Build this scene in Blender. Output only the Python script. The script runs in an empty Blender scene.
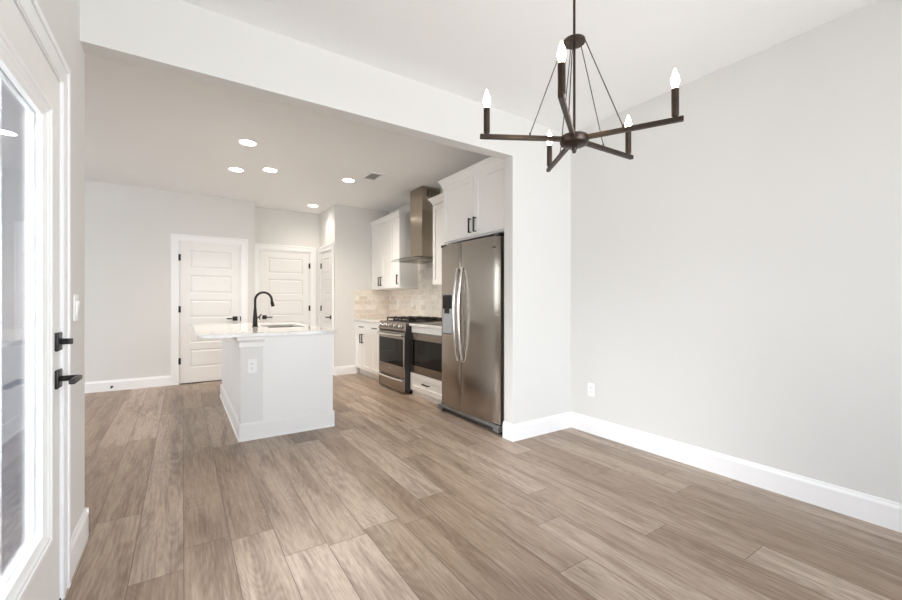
import bpy, bmesh, math, random
from mathutils import Matrix, Vector
random.seed(7)
PI = math.pi
S = bpy.context.scene
COL = S.collection

# ------------------------------------------------------------------ camera
F_PX, YAW, HORIZON, CAM_H = 406.45, 0.5839, 303.24, 1.1567
cam = bpy.data.objects.new('camera', bpy.data.cameras.new('camera'))
COL.objects.link(cam)
cam.location = (0, 0, CAM_H)
cam.rotation_euler = (PI / 2, 0, -YAW)
cam.data.sensor_width = 36
cam.data.lens = F_PX * 36 / 902
cam.data.shift_y = (HORIZON - 300) / 902
cam.data.clip_start = 0.02
S.camera = cam

# ------------------------------------------------------------------ exposure, world, daylight
S.view_settings.view_transform = 'Standard'
S.view_settings.look = 'None'
S.view_settings.gamma = 1
S.view_settings.use_curve_mapping = False
S.view_settings.exposure = 0.97
S.cycles.max_bounces = 14
S.cycles.diffuse_bounces = 8
S.cycles.glossy_bounces = 6
S.cycles.transparent_max_bounces = 16
S.cycles.sample_clamp_indirect = 8
S.cycles.caustics_reflective = False
S.cycles.caustics_refractive = False

W = bpy.data.worlds.new('daylight')
S.world = W
W.use_nodes = True
bg = W.node_tree.nodes['Background']
wt = W.node_tree
tcw = wt.nodes.new('ShaderNodeTexCoord')
sep = wt.nodes.new('ShaderNodeSeparateXYZ')
wt.links.new(tcw.outputs['Generated'], sep.inputs[0])
wr = wt.nodes.new('ShaderNodeMapRange')          # height above the horizon -> 0..1
wr.inputs[1].default_value, wr.inputs[2].default_value = -1, 1
wt.links.new(sep.outputs[2], wr.inputs[0])
ramp = wt.nodes.new('ShaderNodeValToRGB')        # sunlit ground below, hazy bright sky above
els = ramp.color_ramp.elements
els[0].position, els[0].color = 0.44, (0.92, 0.96, 1.0, 1)
els[1].position, els[1].color = 1.0, (0.55, 0.72, 1.0, 1)
e2 = els.new(0.52)
e2.color = (0.88, 0.945, 1.0, 1)
wt.links.new(wr.outputs[0], ramp.inputs[0])
wt.links.new(ramp.outputs[0], bg.inputs[0])
bg.inputs[1].default_value = 5.0


def portal(name, loc, rot, sx, sy):
    """Tells Cycles where the daylight enters; it gives no light of its own."""
    l = bpy.data.lights.new(name, 'AREA')
    l.shape = 'RECTANGLE'
    l.size, l.size_y = sx, sy
    l.cycles.is_portal = True
    o = bpy.data.objects.new(name, l)
    o.location, o.rotation_euler = loc, rot
    COL.objects.link(o)


# hazy sun from the left, in through the glass door
sun = bpy.data.lights.new('hazy_sun', 'SUN')
sun.energy = 12.0
sun.angle = math.radians(75)
sun.color = (0.97, 0.985, 1.0)
so = bpy.data.objects.new('hazy_sun', sun)
so.rotation_euler = Vector((1.0, -0.04, -0.85)).to_track_quat('-Z', 'Y').to_euler()
COL.objects.link(so)

# the room's main dimensions (metres)
HC, HB = 2.743, 2.393            # ceiling, underside of the header
XR, XL = 3.037, -0.403           # dining room right / left wall faces
YF, YB = 2.558, 2.672            # front and back of the header and its wall stub
XE = 2.312                       # free end of the wall stub
XK, Y1, Y2, X3, Y3, XL1 = 2.99, 6.955, 7.33, 2.04, 6.46, 0.942
YREAR, XLIV = -1.6, -4.2
XO = -0.55                       # outer face of the dining room's left wall
DY0, DY1 = 1.235, 2.15           # glass door slab along y

# rear patio door opening, living room window, added window, glass door
RW = (0.25, 2.75, 0.10, 2.30)
LW = (4.5, 5.9, 1.0, 2.2)
NW = (-3.1, -1.6, 1.05, 2.25)       # unseen window added to light the far kitchen wall, x then z
portal('rear_daylight_portal', ((RW[0] + RW[1]) / 2, YREAR - 0.06, (RW[2] + RW[3]) / 2), (PI / 2, 0, 0), RW[1] - RW[0], RW[3] - RW[2])
portal('living_daylight_portal', (XLIV - 0.06, (LW[0] + LW[1]) / 2, (LW[2] + LW[3]) / 2), (PI / 2, 0, -PI / 2), LW[1] - LW[0], LW[3] - LW[2])
portal('near_daylight_portal', ((NW[0] + NW[1]) / 2, YB - .11, (NW[2] + NW[3]) / 2), (PI / 2, 0, 0), NW[1] - NW[0], NW[3] - NW[2])
portal('door_daylight_portal', (XO - 0.01, (DY0 + DY1) / 2, 1.08), (PI / 2, 0, -PI / 2), 0.86, 1.9)


# ------------------------------------------------------------------ materials
def lin(c):
    return tuple(((v / 255) / 12.92 if v / 255 <= 0.04045 else ((v / 255 + 0.055) / 1.055) ** 2.4) for v in c) + (1,)


class NT:
    def __init__(self, name):
        self.m = bpy.data.materials.new(name)
        self.m.use_nodes = True
        self.t = self.m.node_tree
        self.b = self.t.nodes['Principled BSDF']
        self.out = self.t.nodes['Material Output']

    def n(self, typ, **kw):
        x = self.t.nodes.new(typ)
        for k, v in kw.items():
            if k == 'ins':
                for i, val in v.items():
                    if hasattr(val, 'is_linked') or isinstance(val, bpy.types.NodeSocket):
                        self.t.links.new(val, x.inputs[i])
                    else:
                        x.inputs[i].default_value = val
            else:
                setattr(x, k, v)
        return x

    def l(self, a, b):
        self.t.links.new(a, b)

    def math(self, op, a, b=0.0, c=0.0):
        x = self.t.nodes.new('ShaderNodeMath')
        x.operation = op
        for i, v in enumerate((a, b, c)):
            if isinstance(v, bpy.types.NodeSocket):
                self.l(v, x.inputs[i])
            else:
                x.inputs[i].default_value = v
        return x.outputs[0]

    def ramp(self, fac, stops):
        r = self.t.nodes.new('ShaderNodeValToRGB')
        e = r.color_ramp.elements
        while len(e) > 1:
            e.remove(e[-1])
        e[0].position, e[0].color = stops[0]
        for p, c in stops[1:]:
            k = e.new(p)
            k.color = c
        self.l(fac, r.inputs[0])
        return r.outputs[0]

    def mixc(self, fac, a, b, blend='MIX'):
        x = self.t.nodes.new('ShaderNodeMix')
        x.data_type = 'RGBA'
        x.blend_type = blend
        for i, v in ((0, fac), (6, a), (7, b)):
            if isinstance(v, bpy.types.NodeSocket):
                self.l(v, x.inputs[i])
            else:
                x.inputs[i].default_value = v
        return x.outputs[2]


def paint(name, rgb, rough=0.5, vary=0.03, scale=3.0, bump=0.0, bscale=300, metal=0.0, spec=0.5):
    k = NT(name)
    tc = k.n('ShaderNodeTexCoord')
    no = k.n('ShaderNodeTexNoise', ins={'Vector': tc.outputs['Object'], 'Scale': scale, 'Detail': 3.0})
    c = lin(rgb)
    lo = tuple(v * (1 - vary) for v in c[:3]) + (1,)
    hi = tuple(min(1, v * (1 + vary)) for v in c[:3]) + (1,)
    k.l(k.ramp(no.outputs['Fac'], [(0.3, lo), (0.7, hi)]), k.b.inputs['Base Color'])
    k.b.inputs['Roughness'].default_value = rough
    k.b.inputs['Metallic'].default_value = metal
    k.b.inputs['Specular IOR Level'].default_value = spec
    if bump:
        n2 = k.n('ShaderNodeTexNoise', ins={'Vector': tc.outputs['Object'], 'Scale': bscale, 'Detail': 2.0})
        bp = k.n('ShaderNodeBump', ins={'Strength': bump, 'Distance': 0.002, 'Height': n2.outputs['Fac']})
        k.l(bp.outputs[0], k.b.inputs['Normal'])
    return k.m


def brushed(name, rgb, rough=0.28, vertical=True):
    """Brushed steel: fine streaks in the roughness and the surface."""
    k = NT(name)
    tc = k.n('ShaderNodeTexCoord')
    mp = k.n('ShaderNodeMapping', ins={'Vector': tc.outputs['Object'], 'Scale': (400, 400, 1.5) if vertical else (1.5, 1.5, 400)})
    no = k.n('ShaderNodeTexNoise', ins={'Vector': mp.outputs[0], 'Scale': 1.0, 'Detail': 2.0})
    c = lin(rgb)
    k.l(k.ramp(no.outputs['Fac'], [(0.3, tuple(v * 0.98 for v in c[:3]) + (1,)), (0.7, c)]), k.b.inputs['Base Color'])
    k.b.inputs['Metallic'].default_value = 1
    k.l(k.math('MULTIPLY_ADD', no.outputs['Fac'], 0.02, rough - 0.01), k.b.inputs['Roughness'])
    k.b.inputs['Anisotropic'].default_value = 0.8
    tg = k.n('ShaderNodeTangent', direction_type='RADIAL', axis='Z')
    k.l(tg.outputs[0], k.b.inputs['Tangent'])
    bp = k.n('ShaderNodeBump', ins={'Strength': 0.004, 'Distance': 0.001, 'Height': no.outputs['Fac']})
    k.l(bp.outputs[0], k.b.inputs['Normal'])
    return k.m


def thin_glass(name, tint=(1, 1, 1, 1), f0=0.06):
    """A thin pane: lets straight light through, mirrors more at a slant."""
    k = NT(name)
    tr = k.n('ShaderNodeBsdfTransparent', ins={'Color': tint})
    gl = k.n('ShaderNodeBsdfGlossy', ins={'Roughness': 0.01})
    fr = k.n('ShaderNodeFresnel', ins={'IOR': 1.5})
    no = k.n('ShaderNodeTexNoise', ins={'Scale': 1.5})
    fa = k.math('MULTIPLY', k.math('MULTIPLY_ADD', no.outputs['Fac'], 0.04, 0.98), k.math('MINIMUM', fr.outputs[0], 0.75))
    mx = k.n('ShaderNodeMixShader', ins={0: fa, 1: tr.outputs[0], 2: gl.outputs[0]})
    k.l(mx.outputs[0], k.out.inputs[0])
    return k.m


def glow(name, rgb, strength):
    k = NT(name)
    k.b.inputs['Base Color'].default_value = (0.9, 0.9, 0.88, 1)
    k.b.inputs['Emission Color'].default_value = rgb
    k.b.inputs['Emission Strength'].default_value = strength
    k.b.inputs['Roughness'].default_value = 0.3
    return k.m


def floor_planks():
    k = NT('grey brown wood planks')
    PW, PL = 0.192, 1.52
    tc = k.n('ShaderNodeTexCoord')
    sp = k.n('ShaderNodeSeparateXYZ', ins={0: tc.outputs['Object']})
    x, y = sp.outputs[0], sp.outputs[1]
    xs = k.math('DIVIDE', k.math('SUBTRACT', x, 0.005 - 100 * PW), PW)
    ix = k.math('FLOOR', xs)
    fx = k.math('FRACT', xs)
    rr = k.n('ShaderNodeTexWhiteNoise', noise_dimensions='1D', ins={'W': ix})
    ys = k.math('ADD', k.math('DIVIDE', y, PL), k.math('MULTIPLY', rr.outputs['Value'], 7.31))
    iy = k.math('FLOOR', ys)
    fy = k.math('FRACT', ys)
    cell = k.n('ShaderNodeCombineXYZ', ins={0: ix, 1: iy})
    rnd = k.n('ShaderNodeTexWhiteNoise', noise_dimensions='2D', ins={'Vector': cell.outputs[0]})
    rs = k.n('ShaderNodeSeparateColor', ins={0: rnd.outputs['Color']})
    r1, r2, r3 = rs.outputs[0], rs.outputs[1], rs.outputs[2]
    # grain space: stretched along the plank and shifted for every plank
    def space(sy, ox, oy, oz):
        return k.n('ShaderNodeCombineXYZ', ins={0: k.math('MULTIPLY_ADD', r1, ox, x), 1: k.math('MULTIPLY_ADD', r2, oy, k.math('MULTIPLY', y, sy)), 2: k.math('MULTIPLY', r3, oz)}).outputs[0]
    big = k.n('ShaderNodeTexNoise', ins={'Vector': space(0.10, 37, 53, 11), 'Scale': 12.0, 'Detail': 5.0, 'Roughness': 0.62, 'Distortion': 0.3})
    fine = k.n('ShaderNodeTexNoise', ins={'Vector': space(0.045, 37, 53, 0), 'Scale': 85.0, 'Detail': 4.0, 'Roughness': 0.65})
    mott = k.n('ShaderNodeTexNoise', ins={'Vector': space(0.22, 17, 23, 5), 'Scale': 60.0, 'Detail': 4.0, 'Roughness': 0.7})
    # growth rings: contour lines of a smooth stretched field
    ring = k.n('ShaderNodeTexNoise', ins={'Vector': space(0.16, 29, 41, 7), 'Scale': 5.5, 'Detail': 1.0, 'Roughness': 0.3})
    rw = k.math('MULTIPLY_ADD', mott.outputs['Fac'], 0.035, ring.outputs['Fac'])
    lines = k.math('MULTIPLY_ADD', k.math('SINE', k.math('MULTIPLY', rw, 150.0)), 0.5, 0.5)
    # knots
    kv = k.n('ShaderNodeCombineXYZ', ins={0: k.math('MULTIPLY_ADD', mott.outputs['Fac'], 0.10, k.math('MULTIPLY', x, 2.6)), 1: k.math('MULTIPLY', y, 0.62), 2: 0.0})
    vo = k.n('ShaderNodeTexVoronoi', ins={'Vector': kv.outputs[0], 'Scale': 1.5, 'Randomness': 1.0})
    knot = k.n('ShaderNodeMapRange', ins={0: vo.outputs['Distance'], 1: 0.01, 2: 0.075, 3: 1.0, 4: 0.0})
    halo = k.n('ShaderNodeMapRange', ins={0: vo.outputs['Distance'], 1: 0.03, 2: 0.26, 3: 1.0, 4: 0.0})
    DARK = lin((98, 75, 58))
    base = k.ramp(rnd.outputs['Value'], [(0.0, lin((148, 127, 108))), (0.35, lin((162, 142, 123))), (0.7, lin((175, 156, 138))), (1.0, lin((188, 170, 153)))])
    tone = k.ramp(big.outputs['Fac'], [(0.36, (1, 1, 1, 1)), (0.46, (0.4, 0.4, 0.4, 1)), (0.54, (0, 0, 0, 1))])
    c = k.mixc(k.math('MULTIPLY', tone, 0.46), base, DARK)
    veil = k.ramp(big.outputs['Fac'], [(0.40, (1, 1, 1, 1)), (0.62, (0.25, 0.25, 0.25, 1))])
    c = k.mixc(k.math('MULTIPLY', k.math('MULTIPLY', lines, veil), 0.30), c, DARK)
    c = k.mixc(k.math('MULTIPLY', k.ramp(mott.outputs['Fac'], [(0.36, (1, 1, 1, 1)), (0.52, (0, 0, 0, 1))]), 0.18), c, DARK)
    c = k.mixc(k.math('MULTIPLY', k.ramp(fine.outputs['Fac'], [(0.34, (1, 1, 1, 1)), (0.50, (0, 0, 0, 1))]), 0.42), c, DARK)
    c = k.mixc(k.math('MULTIPLY', k.ramp(fine.outputs['Fac'], [(0.54, (0, 0, 0, 1)), (0.70, (1, 1, 1, 1))]), 0.30), c, lin((208, 194, 179)))
    c = k.mixc(k.math('MULTIPLY', halo.outputs[0], 0.30), c, DARK)
    c = k.mixc(k.math('MULTIPLY', knot.outputs[0], 0.55), c, lin((70, 53, 42)))
    # seams
    ex = k.math('MULTIPLY', k.math('MINIMUM', fx, k.math('SUBTRACT', 1.0, fx)), PW)
    ey = k.math('MULTIPLY', k.math('MINIMUM', fy, k.math('SUBTRACT', 1.0, fy)), PL)
    edge = k.math('MINIMUM', ex, ey)
    seam = k.n('ShaderNodeMapRange', ins={0: edge, 1: 0.0008, 2: 0.0028, 3: 1.0, 4: 0.0})
    c = k.mixc(k.math('MULTIPLY', seam.outputs[0], 0.75), c, lin((84, 66, 53)))
    k.l(c, k.b.inputs['Base Color'])
    k.l(k.math('MULTIPLY_ADD', fine.outputs['Fac'], 0.16, 0.30), k.b.inputs['Roughness'])
    k.b.inputs['Specular IOR Level'].default_value = 0.45
    hgt = k.math('SUBTRACT', k.math('MULTIPLY', fine.outputs['Fac'], 0.15), seam.outputs[0])
    bp = k.n('ShaderNodeBump', ins={'Strength': 0.25, 'Distance': 0.001, 'Height': hgt})
    k.l(bp.outputs[0], k.b.inputs['Normal'])
    return k.m


def brick_mat(name, bw, bh, c1, c2, mortar, msize, rough, bump=0.4, stain=None):
    """Running bond on the object's x-z plane."""
    k = NT(name)
    tc = k.n('ShaderNodeTexCoord')
    sp = k.n('ShaderNodeSeparateXYZ', ins={0: tc.outputs['Object']})
    v = k.n('ShaderNodeCombineXYZ', ins={0: sp.outputs[0], 1: sp.outputs[2], 2: 0.0})
    br = k.n('ShaderNodeTexBrick', ins={'Vector': v.outputs[0], 'Color1': lin(c1), 'Color2': lin(c2), 'Mortar': lin(mortar), 'Scale': 1.0, 'Mortar Size': msize, 'Mortar Smooth': 0.2, 'Brick Width': bw, 'Row Height': bh, 'Bias': 0.0})
    no = k.n('ShaderNodeTexNoise', ins={'Vector': v.outputs[0], 'Scale': 22.0, 'Detail': 5.0, 'Roughness': 0.6})
    c = br.outputs['Color']
    if stain:
        c = k.mixc(k.math('MULTIPLY', k.ramp(no.outputs['Fac'], [(0.45, (0, 0, 0, 1)), (0.72, (1, 1, 1, 1))]), 0.55), c, lin(stain))
    k.l(c, k.b.inputs['Base Color'])
    k.b.inputs['Roughness'].default_value = rough
    bp = k.n('ShaderNodeBump', ins={'Strength': bump, 'Distance': 0.003, 'Height': k.math('SUBTRACT', k.math('MULTIPLY', no.outputs['Fac'], 0.3), br.outputs['Fac'])})
    k.l(bp.outputs[0], k.b.inputs['Normal'])
    return k.m


def quartz():
    k = NT('white quartz')
    tc = k.n('ShaderNodeTexCoord')
    no = k.n('ShaderNodeTexNoise', ins={'Vector': tc.outputs['Object'], 'Scale': 3.0, 'Detail': 6.0, 'Distortion': 1.5})
    k.l(k.ramp(no.outputs['Fac'], [(0.4, lin((226, 225, 222))), (0.5, lin((215, 214, 211))), (0.56, lin((226, 225, 222)))]), k.b.inputs['Base Color'])
    k.b.inputs['Roughness'].default_value = 0.06
    return k.m


M = dict(
    wall=paint('warm grey wall paint', (224, 223, 220), 0.75, 0.012, 1.2, 0.05, 220, spec=0.3),
    ceil=paint('flat ceiling paint', (244, 244, 244), 0.9, 0.012, 1.0, 0.05, 160, spec=0.2),
    trim=paint('white trim paint', (246, 246, 246), 0.35, 0.008, 2.0),
    cab=paint('white cabinet paint', (243, 242, 240), 0.35, 0.008, 2.0),
    door=paint('white door paint', (240, 239, 237), 0.4, 0.008, 2.0),
    floor=floor_planks(),
    black=paint('matte black metal', (18, 17, 17), 0.4, 0.08, 40, spec=0.5),
    bronze=paint('dark bronze metal', (72, 62, 55), 0.36, 0.1, 30, metal=0.8),
    faucet=paint('oil rubbed bronze', (38, 31, 28), 0.32, 0.1, 30, metal=0.5),
    steel=brushed('brushed stainless steel', (168, 159, 149), 0.22),
    steel_h=brushed('brushed stainless trim', (150, 140, 130), 0.26, False),
    chrome=paint('polished steel', (215, 213, 210), 0.16, 0.03, 40, metal=1.0),
    dark=paint('dark grey appliance paint', (52, 51, 51), 0.45, 0.06, 20),
    blackgloss=paint('black oven glass', (9, 8, 8), 0.06, 0.05, 5, spec=0.2),
    iron=paint('cast iron', (30, 28, 27), 0.6, 0.15, 60, 0.2, 200),
    rubber=paint('black rubber', (20, 20, 20), 0.8, 0.1, 30),
    plastic=paint('white plastic', (247, 247, 246), 0.35, 0.01, 5),
    duct=paint('grey duct', (180, 178, 175), 0.7, 0.05, 5),
    slot=paint('dark slot', (40, 40, 40), 0.7, 0.05, 5),
    greyplastic=paint('light grey plastic', (176, 180, 184), 0.3, 0.03, 8),
    quartz=quartz(),
    tile=brick_mat('cream stone tile', 0.152, 0.076, (220, 209, 196), (245, 240, 232), (240, 235, 227), 0.005, 0.30, 0.4, (208, 192, 174)),
    outbrick=brick_mat('whitewashed brick', 0.21, 0.075, (205, 196, 190), (226, 222, 218), (196, 192, 188), 0.008, 0.8, 0.7, (150, 138, 132)),
    siding=paint('white lap siding', (226, 227, 229), 0.6, 0.02, 2.0),
    concrete=paint('patio concrete', (176, 173, 168), 0.9, 0.08, 2.0, 0.2, 60),
    glass=thin_glass('clear door glass'),
    hoodglass=thin_glass('smoky hood glass', (0.80, 0.83, 0.83, 1)),
    bulb=glow('lit candle bulb', (1.0, 0.80, 0.55, 1), 22.0),
    can=glow('lit ceiling lens', (1.0, 0.95, 0.86, 1), 8.0),
    grille=paint('grey appliance base', (112, 112, 112), 0.4, 0.05, 10),
    hoodsteel=brushed('brushed hood steel', (176, 164, 148), 0.22),
    knee=paint('light grey island paint', (234, 233, 231), 0.6, 0.01, 2.0),
    jamb=paint('exterior paint darkened as shade', (84, 84, 88), 0.5, 0.05, 6),  # shade on the outer door jamb is put into this dark colour
    threshold=paint('bronze sill', (70, 58, 48), 0.5, 0.05, 20, metal=0.6),
)


# ------------------------------------------------------------------ mesh helpers
class MB:
    """Collects shapes; build() links them as ONE mesh object."""

    def __init__(self):
        self.bm = bmesh.new()

    def poly(self, pts, faces):
        vs = [self.bm.verts.new(p) for p in pts]
        for f in faces:
            try:
                self.bm.faces.new([vs[i] for i in f])
            except ValueError:
                pass
        return self

    def box(self, x0, x1, y0, y1, z0, z1, bev=0.0, seg=2):
        b = bmesh.new()
        bmesh.ops.create_cube(b, size=1)
        bmesh.ops.scale(b, vec=(x1 - x0, y1 - y0, z1 - z0), verts=b.verts)
        bmesh.ops.translate(b, vec=((x0 + x1) / 2, (y0 + y1) / 2, (z0 + z1) / 2), verts=b.verts)
        if bev:
            bmesh.ops.bevel(b, geom=b.edges[:], offset=bev, segments=seg, affect='EDGES', profile=0.5)
        self.add(b)
        return self

    def add(self, b, mat=None):
        if mat is not None:
            bmesh.ops.transform(b, matrix=mat, verts=b.verts)
        me = bpy.data.meshes.new('tmp')
        b.to_mesh(me)
        b.free()
        self.bm.from_mesh(me)
        bpy.data.meshes.remove(me)

    def tube(self, pts, r, seg=12, caps=True):
        """Sweep a circle (radius or list of radii) along points."""
        pts = [Vector(p) for p in pts]
        n = len(pts)
        rs = r if isinstance(r, (list, tuple)) else [r] * n
        t0 = (pts[1] - pts[0]).normalized()
        up = Vector((0, 0, 1)) if abs(t0.z) < 0.9 else Vector((1, 0, 0))
        a = t0.cross(up).normalized()
        rings = []
        for i, p in enumerate(pts):
            t = (pts[min(i + 1, n - 1)] - pts[max(i - 1, 0)]).normalized()
            a = (a - t * a.dot(t)).normalized()
            b = t.cross(a)
            rings.append([self.bm.verts.new(p + (a * math.cos(k * 2 * PI / seg) + b * math.sin(k * 2 * PI / seg)) * rs[i]) for k in range(seg)])
        for i in range(n - 1):
            for k in range(seg):
                self.bm.faces.new([rings[i][k], rings[i][(k + 1) % seg], rings[i + 1][(k + 1) % seg], rings[i + 1][k]])
        if caps:
            self.bm.faces.new(rings[0][::-1])
            self.bm.faces.new(rings[-1])
        return self

    def lathe(self, prof, c=(0, 0, 0), axis='Z', seg=24, closed=False):
        """prof: (radius, height) pairs from bottom to top; closed joins the profile on itself."""
        c = Vector(c)
        rings = []
        for r, h in prof:
            ring = []
            for k in range(seg):
                ca, sa = math.cos(k * 2 * PI / seg) * r, math.sin(k * 2 * PI / seg) * r
                p = {'Z': (ca, sa, h), 'Y': (ca, h, sa), 'X': (h, ca, sa)}[axis]
                ring.append(self.bm.verts.new(c + Vector(p)))
            rings.append(ring)
        if closed:
            rings.append(rings[0])
        for i in range(len(rings) - 1):
            for k in range(seg):
                self.bm.faces.new([rings[i][k], rings[i][(k + 1) % seg], rings[i + 1][(k + 1) % seg], rings[i + 1][k]])
        if not closed:
            self.bm.faces.new(rings[0][::-1])
            self.bm.faces.new(rings[-1])
        return self

    def prism(self, poly, axis, a, b):
        """Extrude a 2-D polygon from a to b along an axis."""
        def P(u, v, w):
            return {'X': (w, u, v), 'Y': (u, w, v), 'Z': (u, v, w)}[axis]
        n = len(poly)
        v0 = [self.bm.verts.new(P(u, v, a)) for u, v in poly]
        v1 = [self.bm.verts.new(P(u, v, b)) for u, v in poly]
        for i in range(n):
            self.bm.faces.new([v0[i], v0[(i + 1) % n], v1[(i + 1) % n], v1[i]])
        self.bm.faces.new(v0[::-1])
        self.bm.faces.new(v1)
        return self

    def slab(self, w, h, t, panels, rings, x=0.0, z=0.0, y=0.0):
        """A door or drawer front: x..x+w, z..z+h, front at y facing -y, thickness t.
        panels = [(x0, x1, z0, z1)] in one column; rings = [(inset, depth)] of the panel profile."""
        bm = self.bm
        def V(px, pz, d):
            return bm.verts.new((x + px, y + d, z + pz))
        def quad(a, b, c, d):
            bm.faces.new([a, b, c, d])
        def rect(x0, x1, z0, z1, d=0.0):
            quad(V(x0, z0, d), V(x1, z0, d), V(x1, z1, d), V(x0, z1, d))
        e = 0.0015
        if panels:
            px0, px1 = panels[0][0], panels[0][1]
            rect(e, px0, e, h - e)
            rect(px1, w - e, e, h - e)
            zs = e
            for p in sorted(panels, key=lambda q: q[2]):
                rect(px0, px1, zs, p[2])
                zs = p[3]
                prev = [V(p[0], p[2], 0), V(p[1], p[2], 0), V(p[1], p[3], 0), V(p[0], p[3], 0)]
                for ins, dep in rings:
                    cur = [V(p[0] + ins, p[2] + ins, dep), V(p[1] - ins, p[2] + ins, dep), V(p[1] - ins, p[3] - ins, dep), V(p[0] + ins, p[3] - ins, dep)]
                    for i in range(4):
                        quad(prev[i], prev[(i + 1) % 4], cur[(i + 1) % 4], cur[i])
                    prev = cur
                bm.faces.new(prev)
            rect(px0, px1, zs, h - e)
        else:
            rect(e, w - e, e, h - e)
        f = [(e, e, 0), (w - e, e, 0), (w - e, h - e, 0), (e, h - e, 0)]
        m = [(0, 0, e), (w, 0, e), (w, h, e), (0, h, e)]
        k = [(0, 0, t), (w, 0, t), (w, h, t), (0, h, t)]
        for A, B in ((f, m), (m, k)):
            for i in range(4):
                j = (i + 1) % 4
                quad(V(*[A[i][q] for q in (0, 1, 2)]), V(*A[j]), V(*B[j]), V(*B[i]))
        quad(V(*k[3]), V(*k[2]), V(*k[1]), V(*k[0]))
        return self

    def build(self, name, mat, parent=None, smooth=False, bevel=0.0, origin=None):
        bm = self.bm
        bmesh.ops.remove_doubles(bm, verts=bm.verts, dist=1e-5)
        bmesh.ops.recalc_face_normals(bm, faces=bm.faces)
        if origin is not None:
            bmesh.ops.translate(bm, vec=-Vector(origin), verts=bm.verts)
        me = bpy.data.meshes.new(name)
        bm.to_mesh(me)
        bm.free()
        if smooth:
            for p in me.polygons:
                p.use_smooth = True
            me.set_sharp_from_angle(angle=math.radians(38))
        me.materials.append(mat)
        o = bpy.data.objects.new(name, me)
        COL.objects.link(o)
        if parent is not None:
            o.parent = parent
        if origin is not None:
            o.location = origin
        if bevel:
            b = o.modifiers.new('soft edges', 'BEVEL')
            b.width, b.segments, b.limit_method = bevel, 2, 'ANGLE'
        return o


def tag(o, label, cat=None, group=None, kind=None):
    o['label'] = label
    if cat:
        o['category'] = cat
    if group:
        o['group'] = group
    if kind:
        o['kind'] = kind
    return o


def thing(name, loc, label, cat, rz=0.0, group=None, kind=None):
    o = bpy.data.objects.new(name, None)
    o.empty_display_size = 0.1
    COL.objects.link(o)
    o.location = loc
    o.rotation_euler = (0, 0, rz)
    return tag(o, label, cat, group, kind)


def copy_thing(src, loc, rz, label):
    r = src.copy()
    COL.objects.link(r)
    r.location = loc
    r.rotation_euler = (0, 0, rz)
    r['label'] = label
    for ch in list(src.children):
        c = ch.copy()
        COL.objects.link(c)
        c.parent = r
        for g in list(ch.children):
            d = g.copy()
            COL.objects.link(d)
            d.parent = c
    return r


def struct(name, mb, mat, label, cat, **kw):
    return tag(mb.build(name, mat, **kw), label, cat, kind='structure')


# ------------------------------------------------------------------ room shell
L_FLOOR = [(XO, YREAR - .12), (XR + .12, YREAR - .12), (XR + .12, 7.45), (XLIV - .12, 7.45), (XLIV - .12, YB - .05), (XO, YB - .05)]
struct('floor', MB().prism(L_FLOOR, 'Z', -0.1, 0.0), M['floor'], 'grey brown wood plank floor through dining room and kitchen', 'floor')
struct('ceiling', MB().prism(L_FLOOR, 'Z', HC, HC + .1), M['ceil'], 'flat white ceiling over dining room and kitchen', 'ceiling')
struct('ground_patio', MB().box(XLIV - 3, XO, YREAR - 4, YB - .05, -0.25, -0.06), M['concrete'], 'concrete patio outside the glass door', 'ground')
struct('added_eave', MB().box(XLIV, XO, YB - .45, YB - .05, 2.62, 2.74).box(XLIV - 1.8, XLIV - .12, YB - .75, 7.45, 2.62, 2.74), M['siding'], 'unseen roof overhang added outside to block sun and sky light', 'roof')  # unseen overhang added to dim the outside wall and stop the living-side sun
struct('wall_right', MB().box(XR, XR + .12, YREAR - .12, YF, 0, HC), M['wall'], 'bare grey wall along the right of the dining room', 'wall')
struct('wall_stub', MB().box(XE, XR + .12, YF, YB, 0, HC, 0.006), M['wall'], 'short grey wall beside the refrigerator', 'wall')
struct('wall_header', MB().box(XL, XE + .006, YF, YB, HB, HC), M['wall'], 'dropped header beam between dining room and kitchen ceilings', 'beam')
o0, o1, oz = DY0 - .02, DY1 + .02, 2.03
struct('wall_left', MB().box(XO, XL, YREAR - .12, o0, 0, HC).box(XO, XL, o1, YB, 0, HC).box(XO, XL, o0, o1, oz, HC), M['wall'], 'grey wall on the left that holds the glass door', 'wall')
struct('wall_kitchen_right', MB().box(XK, XR + .12, YB, Y3, 0, HC), M['wall'], 'kitchen wall behind the range and refrigerator', 'wall')


def wall_with_recess(mb, x0, x1, y0, y1, r0, r1, rz, depth=0.075):
    """A wall facing -y with a shallow door recess r0..r1 up to rz."""
    mb.box(x0, r0, y0, y0 + depth, 0, HC).box(r1, x1, y0, y0 + depth, 0, HC).box(r0, r1, y0, y0 + depth, rz, HC)
    mb.box(x0, x1, y0 + depth, y1, 0, HC)
    return mb


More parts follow.
